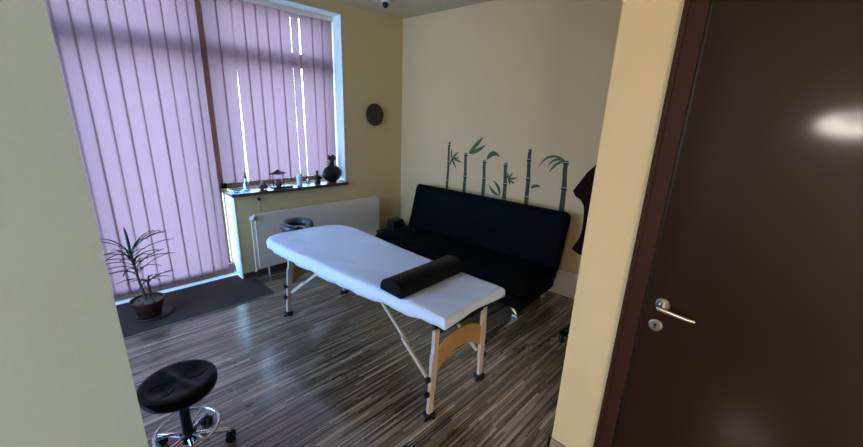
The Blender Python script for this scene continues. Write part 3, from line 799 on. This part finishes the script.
# ------------------------------------------------------------------ rolling stool
t = thing('rolling_stool', 'black saddle-topped rolling stool with chrome ring, bottom left', 'stool', (.205, 1.865, 0), radians(20))
bm = NB()
n = 48; rr_ = [0, .03, .06, .09, .112, .134, .149, .159, .163, .161, .154, .142, .10, 0]
zz = [.439, .439, .440, .442, .445, .448, .448, .442, .427, .404, .388, .381, .379, .379]
rings = []
for k, (r_, z_) in enumerate(zip(rr_, zz)):
    if r_ == 0: rings.append([bm.verts.new((0, 0, z_))]); continue
    ring = []
    for q in range(n):
        a = 2*pi*q/n; x, y = r_*cos(a), r_*sin(a)
        dz = 0
        if k < 8:
            dz = .012*math.exp(-(x/.022)**2)*(1-(r_/.16)**2)           # ridge across the middle
            for s_ in (-1, 1):
                dd = ((x-s_*.082)**2+(y)**2)**.5; dz -= .012*math.exp(-(dd/.045)**2)
        ring.append(bm.verts.new((x, y, z_+dz)))
    rings.append(ring)
for a, b in zip(rings, rings[1:]):
    for q in range(n):
        q2 = (q+1) % n
        if len(a) == 1: bm.faces.new((a[0], b[q], b[q2]))
        elif len(b) == 1: bm.faces.new((a[q], b[0], a[q2]))
        else: bm.faces.new((a[q], b[q], b[q2], a[q2]))
obj('seat', bm, M['vinyl'], t)
bm = NB()
for s_ in (-1, 1):
    for r_, dz in ((.052, .4425), (.030, .4355)): tube(bm, [(s_*.082+r_*cos(a*pi/12), r_*sin(a*pi/12), dz-.001) for a in range(24)], .0022, 6, closed=True)
obj('seat_stitching', bm, M['vinyl'], t)
bm = NB(); tube(bm, [(0, 0, .381), (0, 0, .26)], .013, 16); obj('gas_lift', bm, M['chrome'], t)
bm = NB(); tube(bm, [(0, 0, .30), (0, 0, .10)], [.022, .026], 16); lathe(bm, [(0, .085), (.036, .085), (.036, .125), (.026, .135), (0, .135)], 20); obj('column', bm, M['black'], t)
bm = NB(); tube(bm, [(0, 0, .368), (.06, .01, .366), (-.10, -.05, .358)][::1], .006, 8); obj('height_lever', bm, M['black'], t)
bm = NB(); tube(bm, [(.138*cos(a*pi/24), .138*sin(a*pi/24), .150) for a in range(48)], .0075, 10, closed=True)
for a in range(3): tube(bm, [(.02*cos(a*2.094+.5), .02*sin(a*2.094+.5), .13), (.08*cos(a*2.094+.5), .08*sin(a*2.094+.5), .150), (.138*cos(a*2.094+.5), .138*sin(a*2.094+.5), .150)], .006, 8)
obj('foot_ring', bm, M['chrome'], t)
for a in range(5):
    an = a*2*pi/5-.68; c_, s_ = cos(an), sin(an)
    bm = NB(); tube(bm, [(.02*c_, .02*s_, .105), (.10*c_, .10*s_, .090), (.175*c_, .175*s_, .072), (.18*c_, .18*s_, .058)], [.016, .013, .011, .010], 10, flat=(1, 1)); lg = obj('base_arm', bm, M['chrome'], t)
    bm = NB()
    for w_ in (-1, 1):
        ctr = Vector((.18*c_, .18*s_, .0245)); ax = Vector((-s_, c_, 0))
        tube(bm, [ctr+ax*w_*.006, ctr+ax*w_*.022], .0245, 18)
    tube(bm, [(.18*c_, .18*s_, .060), (.18*c_, .18*s_, .030)], .012, 10)
    obj('caster', bm, M['black'], lg)

# ------------------------------------------------------------------ outdoors
bm = NB(); box(bm, -30, 30, 4.6, 60, -1.3, -1.2); o = obj('ground', bm, M['outside'], smooth=False); o['kind'] = 'structure'

# ------------------------------------------------------------------ world and light
w = bpy.data.worlds.new('sky'); S.world = w; w.use_nodes = True; nt = w.node_tree
bg = nt.nodes['Background']
tc = nt.nodes.new('ShaderNodeTexCoord'); sp = nt.nodes.new('ShaderNodeSeparateXYZ'); cr = nt.nodes.new('ShaderNodeValToRGB')
nt.links.new(tc.outputs['Generated'], sp.inputs[0]); nt.links.new(sp.outputs['Z'], cr.inputs[0])
cr.color_ramp.elements[0].position = 0; cr.color_ramp.elements[0].color = (.46, .79, 1, 1)
cr.color_ramp.elements[1].position = .7; cr.color_ramp.elements[1].color = (.34, .61, 1, 1)
nt.links.new(cr.outputs[0], bg.inputs['Color']); bg.inputs['Strength'].default_value = 20

def portal(loc, rot, sx, sy):
    l = bpy.data.lights.new('portal', 'AREA'); l.shape = 'RECTANGLE'; l.size = sx; l.size_y = sy; l.cycles.is_portal = True
    o = bpy.data.objects.new('window_daylight', l); C.objects.link(o); o.location = loc; o.rotation_euler = rot
portal((.75, 4.28, 1.38), (-pi/2, 0, 0), 3.3, 2.75)
portal((-1.46, (WY0+WY1)/2, (WZ0+WZ1)/2), (0, -pi/2, 0), WZ1-WZ0, WY1-WY0)  # portal for the added side window

# ------------------------------------------------------------------ camera
cam = bpy.data.cameras.new('camera'); cam.sensor_width = 36; cam.sensor_fit = 'HORIZONTAL'; cam.lens = 360/863*36; cam.clip_start = .02
co = bpy.data.objects.new('camera', cam); C.objects.link(co)
fw = Vector((.68879373, .66895684, -.2793921)); rt = Vector((.70378647, -.7094819, .03633223)); up = Vector((.17391895, .22165779, .95948946))
mw = Matrix((rt, up, -fw)).transposed().to_4x4(); mw.translation = (0, 0, 1.70)
co.matrix_world = mw
S.camera = co
S.view_settings.view_transform = 'Standard'; S.view_settings.look = 'None'; S.view_settings.gamma = 1
S.view_settings.use_curve_mapping = False; S.view_settings.exposure = 0
